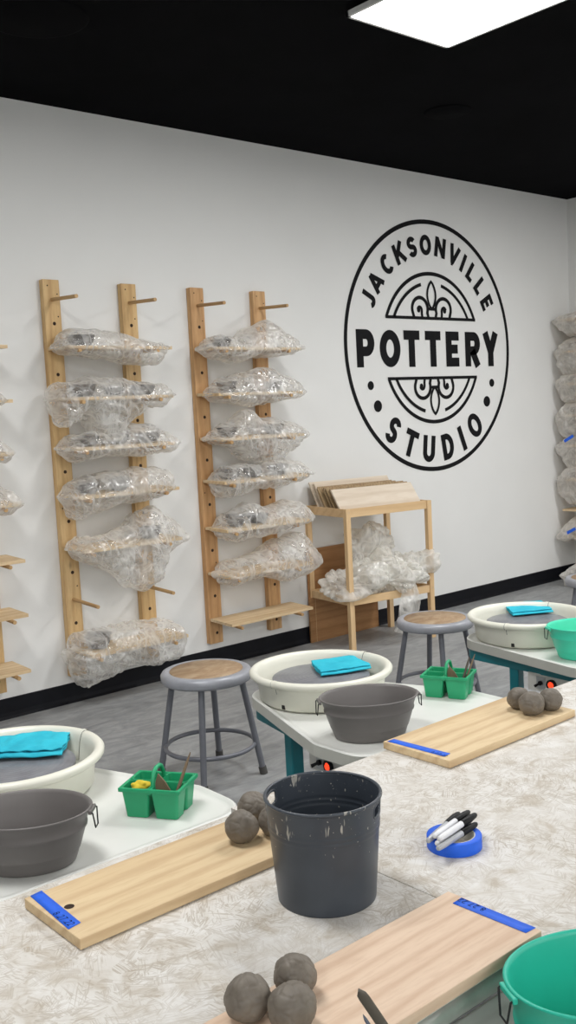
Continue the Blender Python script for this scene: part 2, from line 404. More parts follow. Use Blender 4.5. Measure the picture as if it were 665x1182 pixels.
# ------------------------------------------------------------------ painted emblem
def ribbon(mb, pts, th, closed=False, y=-.0015):
    P = []
    for p in pts:
        q = Vector((p[0], p[1]))
        if not P or (q-P[-1]).length > 1e-4: P.append(q)
    n = len(P); L = []; R_ = []
    y -= .0003*(len(mb.f) % 7)
    for i in range(n):
        if closed: d0 = (P[i]-P[i-1]).normalized(); d1 = (P[(i+1) % n]-P[i]).normalized()
        else:
            d0 = (P[i]-P[i-1]).normalized() if i else (P[1]-P[0]).normalized()
            d1 = (P[i+1]-P[i]).normalized() if i < n-1 else d0
        nv = Vector((-(d0.y+d1.y), d0.x+d1.x))
        nv = nv.normalized() if nv.length > 1e-6 else Vector((-d0.y, d0.x))
        cs = max(.42, nv.dot(Vector((-d0.y, d0.x))))
        L.append(P[i]+nv*th/2/cs); R_.append(P[i]-nv*th/2/cs)
    V = [(p.x, y, p.y) for p in L]+[(p.x, y, p.y) for p in R_]
    F = [(i, (i+1) % n, n+(i+1) % n, n+i) for i in range(n if closed else n-1)]
    mb.add(V, F)
def arc(cx, cy, rx, ry, a0, a1, n=24):
    return [(cx+rx*math.cos(math.radians(a0+(a1-a0)*i/n)), cy+ry*math.sin(math.radians(a0+(a1-a0)*i/n))) for i in range(n+1)]
def glyph(ch, w, t):
    """centre-line strokes of a block letter in a w x 1 box, stroke width t"""
    a = t/2; x0, x1, y0, y1 = a, w-a, a, 1-a; cx = w/2
    if ch == 'P' or ch == 'R':
        m_ = .42 if ch == 'P' else .46; r = (1-a-m_)/2
        s = [([(x0, 0), (x0, 1)], 0), ([(x0, y1), (x1-r*.8, y1)]+arc(x1-r*.8, (y1+m_)/2, r*.8, r, 90, -90, 12)+[(x0, m_)], 0)]
        if ch == 'R': s.append(([(cx-.02, m_), (w-a*.9, 0)], 0))
        return s
    if ch == 'O': return [(arc(cx, .5, cx-a, .5-a, 0, 360, 40)[:-1], 1)]
    if ch == 'C': return [(arc(cx+.02, .5, cx-a, .5-a, 48, 312, 28), 0)]
    if ch == 'D': return [([(x0, y0), (x0, y1)], 0), ([(x0-a, y1), (w*.4, y1)]+arc(w*.4, .5, w*.6-a, .5-a, 90, -90, 18)+[(x0-a, y0)], 0)]
    if ch == 'U': return [([(x0, 1), (x0, .36)]+arc(cx, .36, cx-a, .36-a, 180, 360, 18)+[(x1, 1)], 0)]
    if ch == 'J': return [([(x1, 1), (x1, .3)]+arc(cx-.02, .3, x1-cx+.02, .3-a, 0, -150, 14), 0)]
    if ch == 'T': return [([(0, y1), (w, y1)], 0), ([(cx, 0), (cx, 1-a)], 0)]
    if ch == 'E': return [([(x0, 0), (x0, 1)], 0)]+[([(x0, y), (q, y)], 0) for y, q in ((y0, w), (.5, w*.9), (y1, w))]
    if ch == 'L': return [([(x0, 1), (x0, y0), (w, y0)], 0)]
    if ch == 'I': return [([(cx, 0), (cx, 1)], 0)]
    if ch == 'Y': return [([(a*.9, 1), (cx, .42)], 0), ([(w-a*.9, 1), (cx, .42)], 0), ([(cx, 0), (cx, .5)], 0)]
    if ch == 'V': return [([(a*.9, 1), (cx, 0.06)], 0), ([(w-a*.9, 1), (cx, 0.06)], 0), ([(cx-a*.6, .06), (cx+a*.6, .06)], 0)]
    if ch == 'A': return [([(a*.9, 0), (cx, .95)], 0), ([(w-a*.9, 0), (cx, .95)], 0), ([(w*.22, .27), (w*.78, .27)], 0)]
    if ch == 'N': return [([(x0, 0), (x0, 1)], 0), ([(x1, 0), (x1, 1)], 0), ([(x0, .95), (x1, .05)], 0)]
    if ch == 'K': return [([(x0, 0), (x0, 1)], 0), ([(x0, .36), (w-a*.8, 1)], 0), ([(w*.42, .56), (w-a*.8, 0)], 0)]
    if ch == 'S':
        r = (.5-a)/2+.0
        return [(arc(cx, .5+r, cx-a, r, 20, 240, 16)+arc(cx, .5-r, cx-a, r, 60, -160, 16), 0)]
def word(mb, ch, w, h, th, place):
    for pts, cl in glyph(ch, w/h, th/h):
        ribbon(mb, [place((p[0]-w/h/2)*h, (p[1]-.5)*h) for p in pts], th, bool(cl))
S_ = .852
emb = thing('wall_emblem', 'large round black pottery studio emblem painted on the white wall', 'wall painting', (5.266, 0, 1.825))
mb = MB(); ribbon(mb, [(x*S_, y*S_) for x, y in arc(0, 0, .983, .983, 0, 360, 120)[:-1]], .035*S_, True); mb.build('ring', M['ink'], emb)
def lettering(spec, h, th, rad, inward, label):
    mb = MB()
    for ch, ang, w in spec:
        a = math.radians(ang)
        u = Vector((math.cos(a), math.sin(a))); tgt = Vector((math.sin(a), -math.cos(a)))
        if inward: up_, tx = -u, -tgt
        else: up_, tx = u, tgt
        c = u*rad
        word(mb, ch, w*S_, h*S_, th*S_, lambda x, y: tuple(c*S_+tx*x+up_*y))
    o = mb.build('lettering', M['ink'], emb); o['label'] = label
lettering([('J',154,.095),('A',142.6,.14),('C',129,.125),('K',116.5,.125),('S',105.2,.105),('O',93.6,.135),('N',80.8,.13),('V',68.2,.14),('I',59,.04),('L',50.2,.085),('L',39.5,.085),('E',28,.095)], .16, .039, .802, False, 'curved word JACKSONVILLE')
lettering([('S',-128,.13),('T',-112.3,.15),('U',-96.5,.145),('D',-80,.145),('I',-66.6,.05),('O',-52.6,.165)], .215, .049, .82, True, 'curved word STUDIO')
mb = MB()
for ch, xa, xb in (('P',-.872,-.677),('O',-.62,-.388),('T',-.348,-.163),('T',-.095,.094),('E',.158,.322),('R',.404,.601),('Y',.640,.846)):
    cx = (xa+xb)/2
    word(mb, ch, (xb-xa)*S_, .285*S_, .073*S_, lambda x, y: (cx*S_+x, -.0165*S_+y))
mb.build('lettering', M['ink'], emb)['label'] = 'straight bold word POTTERY'
def motif(sg, yo):
    mb = MB(); f = lambda P: [(x*S_, sg*(y+yo)*S_) for x, y in P]
    R0 = .578; a = math.degrees(math.asin(.226/R0))
    ribbon(mb, f(arc(0, 0, R0, R0, a, 180-a, 48)), .03*S_)
    ribbon(mb, f([(-.545, .226), (.545, .226)]), .024*S_)
    for q0, q1 in ((27, 76), (153, 104)): ribbon(mb, f(arc(0, 0, .503, .503, q0, q1, 20)), .027*S_)
    ribbon(mb, f([(.05*math.sin(PI*t/16)**.7, .300+.215*(t/16)) for t in range(17)]+[(-.05*math.sin(PI*t/16)**.7, .515-.215*(t/16)) for t in range(1, 16)]), .022*S_, True)
    ribbon(mb, f([(-.05, .30), (.05, .30)]), .024*S_)
    for s in (-1, 1):
        ribbon(mb, f([(s*x, y) for x, y in [(.215, .232)]+arc(.142, .298, .092, .088, -25, 200, 26)+[(.045, .235)]]), .029*S_)
        ribbon(mb, f([(s*x, y) for x, y in [(.118, .235), (.122, .262)]+arc(.147, .282, .026, .03, 190, 20, 10)]), .026*S_)
        mb.lathe([(0, 0), (.02*S_, 0)], 14)
        n0 = len(mb.v)-28
        cxx = s*.158*S_; cyy = sg*(.288+yo)*S_
        mb.v[n0:] = [(x+cxx, -.0016, y+cyy) for x, y, z in mb.v[n0:]]
    mb.build('fan_motif', M['ink'], emb)
motif(1, 0.0); motif(-1, .022)
for x, y, r in ((-.735,-.297,.034), (.746,-.3,.034), (-.666,-.455,.045), (.671,-.456,.045)):
    MB().add([(x*S_+r*S_*math.cos(2*PI*i/28), -.0015, y*S_+r*S_*math.sin(2*PI*i/28)) for i in range(28)], [list(range(28))]).build('dot', M['ink'], emb)

# ------------------------------------------------------------------ drying racks
PZ = [2.03, 1.777, 1.53, 1.287, 1.052, .788, .532, .268]
def rack(name_label, ups, mat, org=(0,0,0), rz=0.0, group='wooden peg racks along the walls'):
    t = thing('drying_rack', name_label, 'drying rack', org, rz, group)
    for ux in ups:
        mb = MB().box((0, -.02, 1.135), (.089, .038, 1.99), bev=.003)
        for z in [.5*(PZ[i]+PZ[i+1])+.012 for i in range(7)]+[.2]:
            mb.add([(.004+.009*math.cos(2*PI*i/14), -.0394, z+.009*math.sin(2*PI*i/14)) for i in range(14)], [list(range(14))], 1)
        for dx, z in ((-.02, 2.1), (.03, 2.06), (.028, 1.95), (-.025, 1.0), (.025, .6)):
            mb.add([(dx+.004*math.cos(2*PI*i/8), -.0394, z+.004*math.sin(2*PI*i/8)) for i in range(8)], [list(range(8))], 1)
        u = mb.build('upright', [mat, M['hole']], t, (ux, 0, 0))
        for z in PZ:
            MB().tube([(0, -.01, z+.004), (0, -.04, z+.002), (0, -.283, z-.010)], .0095, 10).build('peg', M['dowel'], u)
    return t
def ware_board(x0, x1, z, label, org=(0,0,0), rz=0.0, mat='ware', yb=-.048, yf=-.25):
    o = MB().box((0, 0, 0), (x1-x0, yb-yf, .016), bev=.0015).build('ware_board', M[mat])
    o.location = Vector(org) + RZ(rz) @ Vector(((x0+x1)/2, (yb+yf)/2, z)); o.rotation_euler.z = rz
    o.rotation_euler.x = math.radians(2.2) if rz == 0 else 0
    return tag(o, label, 'board', 'ware boards on the drying racks')

def sm(x): x = max(0, min(1, x)); return x*x*(3-2*x)
def interp(prof, t, j):
    for i in range(len(prof)-1):
        if prof[i][0] <= t <= prof[i+1][0]:
            q = sm((t-prof[i][0])/(prof[i+1][0]-prof[i][0])); return prof[i][j]*(1-q)+prof[i+1][j]*q
    return prof[-1][j]
def crumple(p, seed, amp):
    q = p + Vector((seed*7.3, seed*3.1, seed*1.7))
    lo = noise.noise(q*5.5)+.5*noise.noise(q*11.0)
    d, _ = noise.voronoi(q*15.0 + Vector((noise.noise(q*11), noise.noise(q*11+Vector((9,0,0))), 0))*.8)
    d2, _ = noise.voronoi(q*34.0)
    wv_ = Vector((noise.noise(q*5), noise.noise(q*5+Vector((7, 1, 0))), noise.noise(q*5+Vector((0, 7, 3)))))*.6
    g = q*10.0+wv_*2.2
    r1 = (1-min(1, abs(noise.noise(Vector((g.x*.7, g.y, g.z*1.3))))*2.6))**2
    r2 = (1-min(1, abs(noise.noise(g*2.3+Vector((3, 3, 3))))*2.4))**2
    return amp*(1.6*lo + .5*(d[1]-d[0]-.25) + .15*(d2[1]-d2[0]-.25) - 1.1*r1 - .2*r2 + .3)
def bag(x0, x1, z, prof, label, seed, org=(0,0,0), rz=0.0, amp=.013, yb=-.05, yf=-.285, mat='film', group='plastic bags over the drying racks'):
    """a film bag wrapped around a shelf board: prof rows are (t, height above, droop below)"""
    NU, NV = 130, 84; P = []
    for i in range(NU+1):
        t = i/NU; upz = interp(prof, t, 1); dn = interp(prof, t, 2)
        e = min(1.0, .18+.82*math.sqrt(max(0, min(t, 1-t)/.085))) if min(t, 1-t) < .085 else 1.0
        yc = (yb+yf)/2; hw = (yb-yf)/2*(.55+.45*e) * (1+.08*noise.noise(Vector((t*6, seed, 0))))
        row = []
        for j in range(NV):
            a = 2*PI*j/NV; ca, sa = math.cos(a), math.sin(a)
            yy = yc + hw*math.copysign(abs(ca)**.6, ca)
            if sa > 0: zz = upz*e*abs(sa)**.62*(1-.28*(ca < 0)*abs(ca))
            else: zz = -dn*e*abs(sa)**1.15
            row.append(Vector((x0+(x1-x0)*t, yy, zz)))
        P.append(row)
    Q = []
    for i in range(NU+1):
        r_ = []
        for j in range(NV):
            p = P[i][j]; tu = P[min(i+1, NU)][j]-P[max(i-1, 0)][j]; tv = P[i][(j+1) % NV]-P[i][j-1]
            n_ = tu.cross(tv); n_ = n_.normalized() if n_.length > 1e-9 else Vector((0,0,1))
            d = crumple(p+Vector((0, 0, z)), seed, amp)
            qq = p - n_*d
            qq.y = min(qq.y, yb+.012)
            r_.append(qq - Vector(((x0+x1)/2, (yb+yf)/2, 0)))
        Q.append(r_)
    mb = MB().grid(Q, cv=True)
    for k_ in (0, -1):
        c = sum(Q[k_], Vector())/NV + Vector(((-.006 if k_ == 0 else .006), 0, 0))
        mb.add(Q[k_]+[c], [(j, (j+1) % NV, NV) for j in range(NV)], 0, True)
    o = mb.build('plastic_bag', M[mat], weld=True)
    o.location = Vector(org) + RZ(rz) @ Vector(((x0+x1)/2, (yb+yf)/2, z)); o.rotation_euler.z = rz
    return tag(o, label, 'plastic bag', group)
def pot(x, y, z, r, h, label, seed, org=(0,0,0), rz=0.0):
    mb = MB(); prof = [(0, 0), (r*.6, 0), (r*.68, .004), (r*.86, h*.4), (r, h), (r*.9, h), (r*.75, h*.45), (r*.5, .012), (0, .01)]
    mb.lathe(prof, 28)
    o = mb.build('clay_bowl', M['clay_pot']); o.location = Vector(org)+RZ(rz) @ Vector((x, y, z))
    return tag(o, label, 'bowl', 'grey clay bowls under plastic')

RA = rack('pine peg rack with two uprights, left of the rack beside the storage cart', (2.386, 2.83), M['pine'])
RB = rack('reddish pine peg rack with a bare lowest shelf, beside the storage cart', (3.267, 3.71), M['pine2'])
R0 = rack('pine peg rack cut off by the left picture edge', (1.51, 1.95), M['pine'])
ords = ['top', 'second', 'third', 'fourth', 'fifth', 'sixth', 'seventh']
Z = [1.787, 1.54, 1.297, 1.062, .798, .542, .278]
BAGS_A = {0: (2.315, 2.935, [(0,.03,.03),(.15,.085,.03),(.4,.10,.05),(.65,.06,.08),(.85,.03,.085),(1,.012,.02)], .010),
          1: (2.27, 2.95, [(0,.05,.08),(.06,.09,.13),(.17,.09,.11),(.24,.085,.05),(.36,.10,.19),(.5,.10,.21),(.66,.09,.12),(.78,.08,.05),(.9,.06,.07),(1,.02,.02)], .013),
          2: (2.30, 2.95, [(0,.03,.04),(.12,.08,.07),(.35,.08,.05),(.6,.11,.055),(.8,.10,.05),(.95,.05,.05),(1,.02,.02)], .013),
          3: (2.30, 2.915, [(0,.03,.06),(.1,.08,.12),(.25,.10,.09),(.5,.10,.05),(.75,.12,.05),(.92,.12,.04),(1,.05,.02)], .013),
          4: (2.32, 2.96, [(0,.03,.05),(.1,.06,.07),(.3,.05,.13),(.5,.10,.22),(.62,.17,.25),(.75,.17,.22),(.86,.12,.08),(1,.04,.03)], .014),
          6: (2.28, 2.93, [(0,.03,.12),(.1,.09,.17),(.25,.11,.15),(.5,.11,.10),(.75,.11,.14),(.9,.08,.13),(1,.03,.03)], .014)}
BAGS_B = {0: (3.20, 3.86, [(0,.03,.04),(.12,.07,.05),(.3,.06,.08),(.5,.12,.05),(.68,.16,.045),(.85,.10,.04),(1,.03,.03)], .011),
          1: (3.22, 3.87, [(0,.02,.03),(.2,.09,.04),(.4,.13,.07),(.6,.14,.06),(.8,.10,.04),(1,.02,.03)], .013),
          2: (3.22, 3.87, [(0,.02,.02),(.2,.08,.05),(.36,.15,.12),(.5,.10,.16),(.66,.10,.16),(.8,.07,.09),(1,.025,.02)], .013),
          3: (3.23, 3.90, [(0,.04,.08),(.12,.08,.09),(.35,.09,.06),(.6,.10,.05),(.85,.09,.04),(1,.04,.02)], .013),
          4: (3.23, 3.88, [(0,.03,.06),(.12,.09,.07),(.32,.14,.06),(.55,.10,.06),(.8,.12,.04),(.95,.09,.03),(1,.05,.02)], .012),
          5: (3.23, 3.90, [(0,.03,.06),(.15,.08,.06),(.4,.09,.04),(.65,.16,.08),(.85,.19,.07),(.96,.12,.04),(1,.07,.03)], .012)}
BAGS_0 = {1: (1.38, 2.03, [(0,.03,.03),(.5,.08,.05),(.9,.06,.03),(1,.02,.02)], .012),
          2: (1.38, 2.03, [(0,.03,.03),(.5,.10,.05),(.85,.12,.05),(.95,.06,.04),(1,.02,.02)], .012),
          3: (1.38, 2.06, [(0,.03,.03),(.5,.10,.05),(.9,.09,.05),(1,.03,.03)], .012)}
desc = {('A',0): 'clear plastic bag drooping at its right end', ('A',1): 'clear plastic bag with long central droop', ('A',2): 'flat shiny clear plastic bag',
        ('A',3): 'lumpy clear plastic bag', ('A',4): 'large clear plastic bag sagging low', ('A',6): 'wide draped clear plastic bag',
        ('B',0): 'humped clear plastic bag', ('B',1): 'tent shaped clear plastic bag', ('B',2): 'peaked clear plastic bag sagging below its board',
        ('B',3): 'dark looking shiny clear plastic bag', ('B',4): 'pleated clear plastic bag', ('B',5): 'puffed clear plastic bag',
        ('0',1): 'pointed end of a clear plastic bag', ('0',2): 'peaked end of a clear plastic bag', ('0',3): 'blunt end of a clear plastic bag'}
rname = {'A': 'middle pine rack', 'B': 'reddish rack by the cart', '0': 'rack cut by left picture edge'}
POTS = {('A',0,'left'), ('A',1,'left'), ('A',1,'middle'), ('A',1,'right'), ('A',2,'left'), ('A',2,'middle'), ('A',2,'right'), ('A',3,'left'), ('A',3,'middle'), ('A',4,'right'), ('A',6,'left'),
        ('B',0,'left'), ('B',1,'left'), ('B',1,'right'), ('B',2,'left'), ('B',2,'right'), ('B',3,'left'), ('B',3,'middle'), ('B',3,'right'), ('B',4,'left'), ('B',4,'middle'), ('0',2,'only visible'), ('0',3,'only visible')}
sd = 1
for key, bags, x0, x1 in (('A', BAGS_A, 2.345, 2.93), ('B', BAGS_B, 3.225, 3.83), ('0', BAGS_0, 1.44, 2.03)):
    for i, z in enumerate(Z):
        if key == 'A' and i == 5: continue
        st = 'pale board inside plastic' if i in bags else 'bare pale wooden board'
        ware_board(x0+random.Random(sd).uniform(-.008, .008), x1+random.Random(sd+5).uniform(-.012, .012), z, '%s, %s level from top, %s' % (st, ords[i], rname[key]), mat='ware' if (i+sd) % 3 else 'board')
        if i in bags:
            b = bags[i]
            bag(b[0], b[1], z, b[2], '%s, %s level, %s' % (desc[(key, i)], ords[i], rname[key]), sd, amp=b[3])
            rr = random.Random(sd*13)
            xs = [x0+.12, x0+.29, x0+.46] if key != '0' else [x1-.14]
            where = ['left', 'middle', 'right'] if key != '0' else ['only visible']
            for xx, wn in zip(xs, where):
                if (key, i, wn) not in POTS: continue
                hmax = interp(b[2], (xx-b[0])/(b[1]-b[0]), 1)
                h = min(rr.uniform(.04, .075), hmax*.62)
                if h < .02: continue
                pot(xx+rr.uniform(-.015, .015), -.15+rr.uniform(-.01, .01), z+.012, rr.uniform(.055, .072), h, '%s grey clay bowl under plastic, %s level, %s' % (wn, ords[i], rname[key]), sd)
        sd += 1

# rack round the corner on the right wall (only its near ends show)
OR = (XR, -.12, 0); rzR = -PI/2
rack('pine peg rack on the right hand wall, seen end on', (.12, .56), M['pine'], OR, rzR)
ZR = [2.03, 1.787, 1.54, 1.297, 1.062, .798, .56, .345]
RPROF = {0: [(0,.01,.04),(.15,.05,.12),(.5,.10,.12),(1,.03,.03)], 1: [(0,.05,.12),(.12,.10,.20),(.5,.1,.18),(1,.03,.03)], 2: [(0,.05,.06),(.1,.08,.16),(.5,.12,.14),(1,.03,.03)],
         3: [(0,.08,.14),(.12,.11,.17),(.5,.13,.12),(1,.03,.03)], 4: [(0,.06,.08),(.12,.09,.17),(.5,.12,.14),(1,.03,.03)], 5: [(0,.06,.14),(.15,.12,.20),(.5,.12,.1),(1,.03,.03)], 7: [(0,.03,.02),(.15,.16,.03),(.5,.14,.04),(1,.03,.03)]}
for i, z in enumerate(ZR):
    n_ = (ords+['lowest'])[i]
    ware_board(-.06 if i in (0, 6, 7) else -.03, .68, z, 'board end at right picture edge, %s level of right wall rack' % n_, OR, rzR)
    if i in RPROF:
        b = bag(-.11, .74, z, RPROF[i], 'cloudy plastic bag at right picture edge, %s level of right wall rack' % n_, 40+i, OR, rzR, .016, mat='film_grey', yf=-.30)
        if i in (4, 7):
            MB().box((0, 0, 0), (.09, .004, .022), Matrix.Rotation(math.radians(-28), 3, 'Y')).build('tape_strip', M['tape'], b, (-.27, -.125, .06))

# ------------------------------------------------------------------ crumpled plastic heaps
def blob(rx, ry, rz_, seed, amp, loc, label, mat='film_white', flat=None, name='plastic_sheet', rot=0.0, group=None, warp=None, sub=5):
    bm = bmesh.new(); bmesh.ops.create_icosphere(bm, subdivisions=sub, radius=1)
    for v_ in bm.verts:
        n_ = v_.co.normalized(); p = Vector((n_.x*rx, n_.y*ry, n_.z*rz_))
        s = 1 + .35*noise.noise(n_*1.6+Vector((seed*4.1, 0, 0)))
        p *= s
        p += n_*crumple(p, seed, amp)
        if warp: p = warp(p)
        if flat is not None and p.z < flat: p.z = flat + .15*(p.z-flat)
        v_.co = p
    me = bpy.data.meshes.new(name); bm.to_mesh(me); bm.free()
    for f in me.polygons: f.use_smooth = True
    me.materials.append(M[mat])
    o = bpy.data.objects.new(name, me); COL.objects.link(o); o.location = loc; o.rotation_euler.z = rot
    return tag(o, label, 'plastic bag', group)
blob(.20, .17, .075, 71, .03, (6.60, -.30, .075), 'grey crumpled plastic bag lying on the floor in the right corner', 'film_grey', -.07, 'plastic_bag')

# ------------------------------------------------------------------ storage cart
CY = -.155
cart = thing('storage_cart', 'open beech wood cart holding boards on top and plastic below', 'cart', (4.295, -.265, 0), CY)
hw, hd = .303, .207
for sx in (-1, 1):
    for sy in (-1, 1):
        l = MB().box((0, 0, .425), (.032, .032, .85), bev=.002).build('leg', M['cartz'], cart, (sx*hw, sy*hd, 0))
        for zz in (.83, .31):
            MB().lathe([(0, -.003), (.006, -.003), (.007, 0)], 12).build('bolt_cap', M['metal'], l, (0, -.0175, zz)).rotation_euler.x = PI/2
for z0, h in ((.825, .05), (.305, .045)):
    for sy in (-1, 1): MB().box((0, sy*hd, z0), (2*hw-.03, .018, h), bev=.0015).build('rail', M['cart'], cart)
    for sx in (-1, 1): MB().box((sx*hw, 0, z0), (.018, 2*hd-.03, h), bev=.0015).build('rail', M['cart'], cart)
    MB().box((0, 0, z0-h/2+.006), (2*hw, 2*hd, .008)).build('shelf', M['cart'], cart)
# boards leaning back in the top tray
cR = RZ(CY); co = Vector((4.295, -.265, 0))
nb = 10
for i in range(nb):
    f = i/(nb-1); yb_ = -.165+.245*f; ln_ = .60 if i in (0, 9) else .585-.02*(i % 3)
    h_ = .168+(.03 if i > 7 else 0)+.004*(i % 2)
    lean = math.radians(38-5*f)
    o = MB().box((0, 0, h_/2), (ln_, .012, h_), bev=.001).build('plywood_board', [M['ply'], M['plyedge']][0] if i in (0, 9, 8) else M['plyedge'])
    o.location = co + cR @ Vector((-.01+.012*(i % 2), yb_, .822)); o.rotation_euler = (-lean, 0, CY)
    tag(o, ['whitish plywood board leaning foremost on the storage cart top', 'second plywood board from the front, leaning on the cart top', 'third plywood board from the front, leaning on the cart top', 'fourth plywood board from the front, leaning on the cart top', 'fifth plywood board from the front, leaning on the cart top', 'fifth plywood board from the back, leaning on the cart top', 'fourth plywood board from the back, leaning on the cart top', 'third plywood board from the back, leaning on the cart top', 'second hindmost pale plywood board on the cart top', 'hindmost pale plywood board on the cart top'][i], 'board', 'plywood boards on the cart top')
tag(MB().box((0, 0, .29), (.40, .009, .58), bev=.001).build('plywood_sheet', M['brown'], None, (4.20, -.012, 0)), 'tall brown plywood panel against the wall behind the cart', 'panel', 'brown panels behind the cart')
tag(MB().box((0, 0, .14), (.60, .009, .28), bev=.001).build('plywood_sheet', M['brown'], None, (4.29, -.027, 0)), 'low wide brown plywood panel under the lower cart shelf', 'panel', 'brown panels behind the cart')
def cl(x, y, z): return co + cR @ Vector((x, y, z))
G = 'crumpled plastic on the lower cart shelf'
blob(.25, .17, .10, 51, .045, cl(-.13, -.05, .385), 'crumpled clear plastic heaped over the left of the lower cart shelf', flat=-.07, rot=CY, group=G)
blob(.19, .15, .11, 52, .045, cl(.06, -.11, .395), 'crumpled white plastic heaped behind the cart front leg', flat=-.08, rot=CY, group=G)
blob(.15, .10, .17, 53, .035, cl(.02, .05, .50), 'cloudy plastic sheet standing up behind the heap on the cart', flat=-.16, rot=CY, group=G)
blob(.14, .13, .085, 54, .04, cl(.225, -.12, .435), 'crumpled clear plastic bag spilling over by the right cart leg', flat=-.12, rot=CY-.3, group=G, warp=lambda p: Vector((p.x, p.y, p.z+.25*p.x*(1 if p.x > 0 else -.3))))
P = []
for i in range(25):
    t = i/24; row = []
    wdt = .045+.03*math.sin(PI*min(1, t*1.1))+.01*t
    for j in range(19):
        s = j/18*2-1
        p = Vector((.13-.07*t**1.6+s*wdt, -.238-.02*math.sin(t*PI)-.02*math.cos(s*3), .355-.29*t+.02*s*s*t))
        p.y += .016*noise.noise(Vector((p.x*22, p.z*8, 3)))+.008*noise.noise(Vector((p.x*50, p.z*30, 5)))
        row.append(p)
    P.append(row)
o = MB().grid(P).build('plastic_sheet', M['film_white'], None, co, CY); tag(o, 'tail of clear plastic hanging down in front of the lower cart shelf', 'plastic bag', G)

# ------------------------------------------------------------------ stools
def make_stool():
    t = thing('stool', 'x', 'stool', group='grey steel stools')
    H = .43
    MB().lathe([(0, H-.004), (.142, H-.004), (.146, H-.001), (.165, H), (.174, H-.004), (.180, H-.014), (.179, H-.034), (.174, H-.042), (.168, H-.040), (.15, H-.03), (0, H-.03)], 72).build('seat', M['stool'], t)
    MB().lathe([(0, H+.001), (.143, H+.001), (.1445, H-.003)], 64).build('seat_inset', M['hardboard'], t)
    for i in range(4):
        a = PI/4+i*PI/2; c, s = math.cos(a), math.sin(a)
        l = MB().tube([(.135*c, .135*s, H-.032), (.205*c, .205*s, .012)], .0125, 14).build('leg', M['stoolleg'], t)
        MB().tube([(.2012*c, .2012*s, .03), (.2065*c, .2065*s, 0)], .0155, 14).build('rubber_foot', M['rubber'], l)
    zr = .125; rr = .205-.07*(zr-.012)/(H-.044)-.008
    MB().tube([(rr*math.cos(2*PI*i/64), rr*math.sin(2*PI*i/64), zr) for i in range(64)], .009, 10, True).build('foot_ring', M['stoolleg'], t)
    return t
st = make_stool(); st.location = (2.218, -1.393, 0); st['label'] = 'grey steel stool with brown worn seat, between two pottery wheels at left'
s2 = copy_tree(st); s2.location = (3.475, -1.488, 0); s2.rotation_euler.z = .12; s2['label'] = 'grey steel stool with a pale seat, standing in front of the storage cart'
s3 = copy_tree(st); s3.location = (4.815, -1.52, 0); s3.rotation_euler.z = .3; s3['label'] = 'grey steel stool cut off at the right picture edge'

# ------------------------------------------------------------------ pottery wheels
def rounded(poly, rads, n=8):
    out = []; m_ = len(poly)
    for i in range(m_):
        p = Vector(poly[i]); a = (Vector(poly[i-1])-p).normalized(); b = (Vector(poly[(i+1) % m_])-p).normalized()
        r = rads[i]; ang = a.angle(b); d = r/math.tan(ang/2)
        c = p+(a+b).normalized()*(r/math.sin(ang/2))
        q0 = p+a*d-c; q1 = p+b*d-c; a0 = math.atan2(q0.y, q0.x); a1 = math.atan2(q1.y, q1.x)
        while a1-a0 > PI: a1 -= 2*PI
        while a1-a0 < -PI: a1 += 2*PI
        out += [(c.x+r*math.cos(a0+(a1-a0)*k_/n), c.y+r*math.sin(a0+(a1-a0)*k_/n)) for k_ in range(n+1)]
    return out
def inset(poly, d):
    n = len(poly); out = []
    for i in range(n):
        p0, p1, p2 = Vector(poly[i-1]), Vector(poly[i]), Vector(poly[(i+1) % n])
        e = (p2-p0).normalized(); out.append((p1.x-e.y*d, p1.y+e.x*d))
    return out
DECKZ = .43
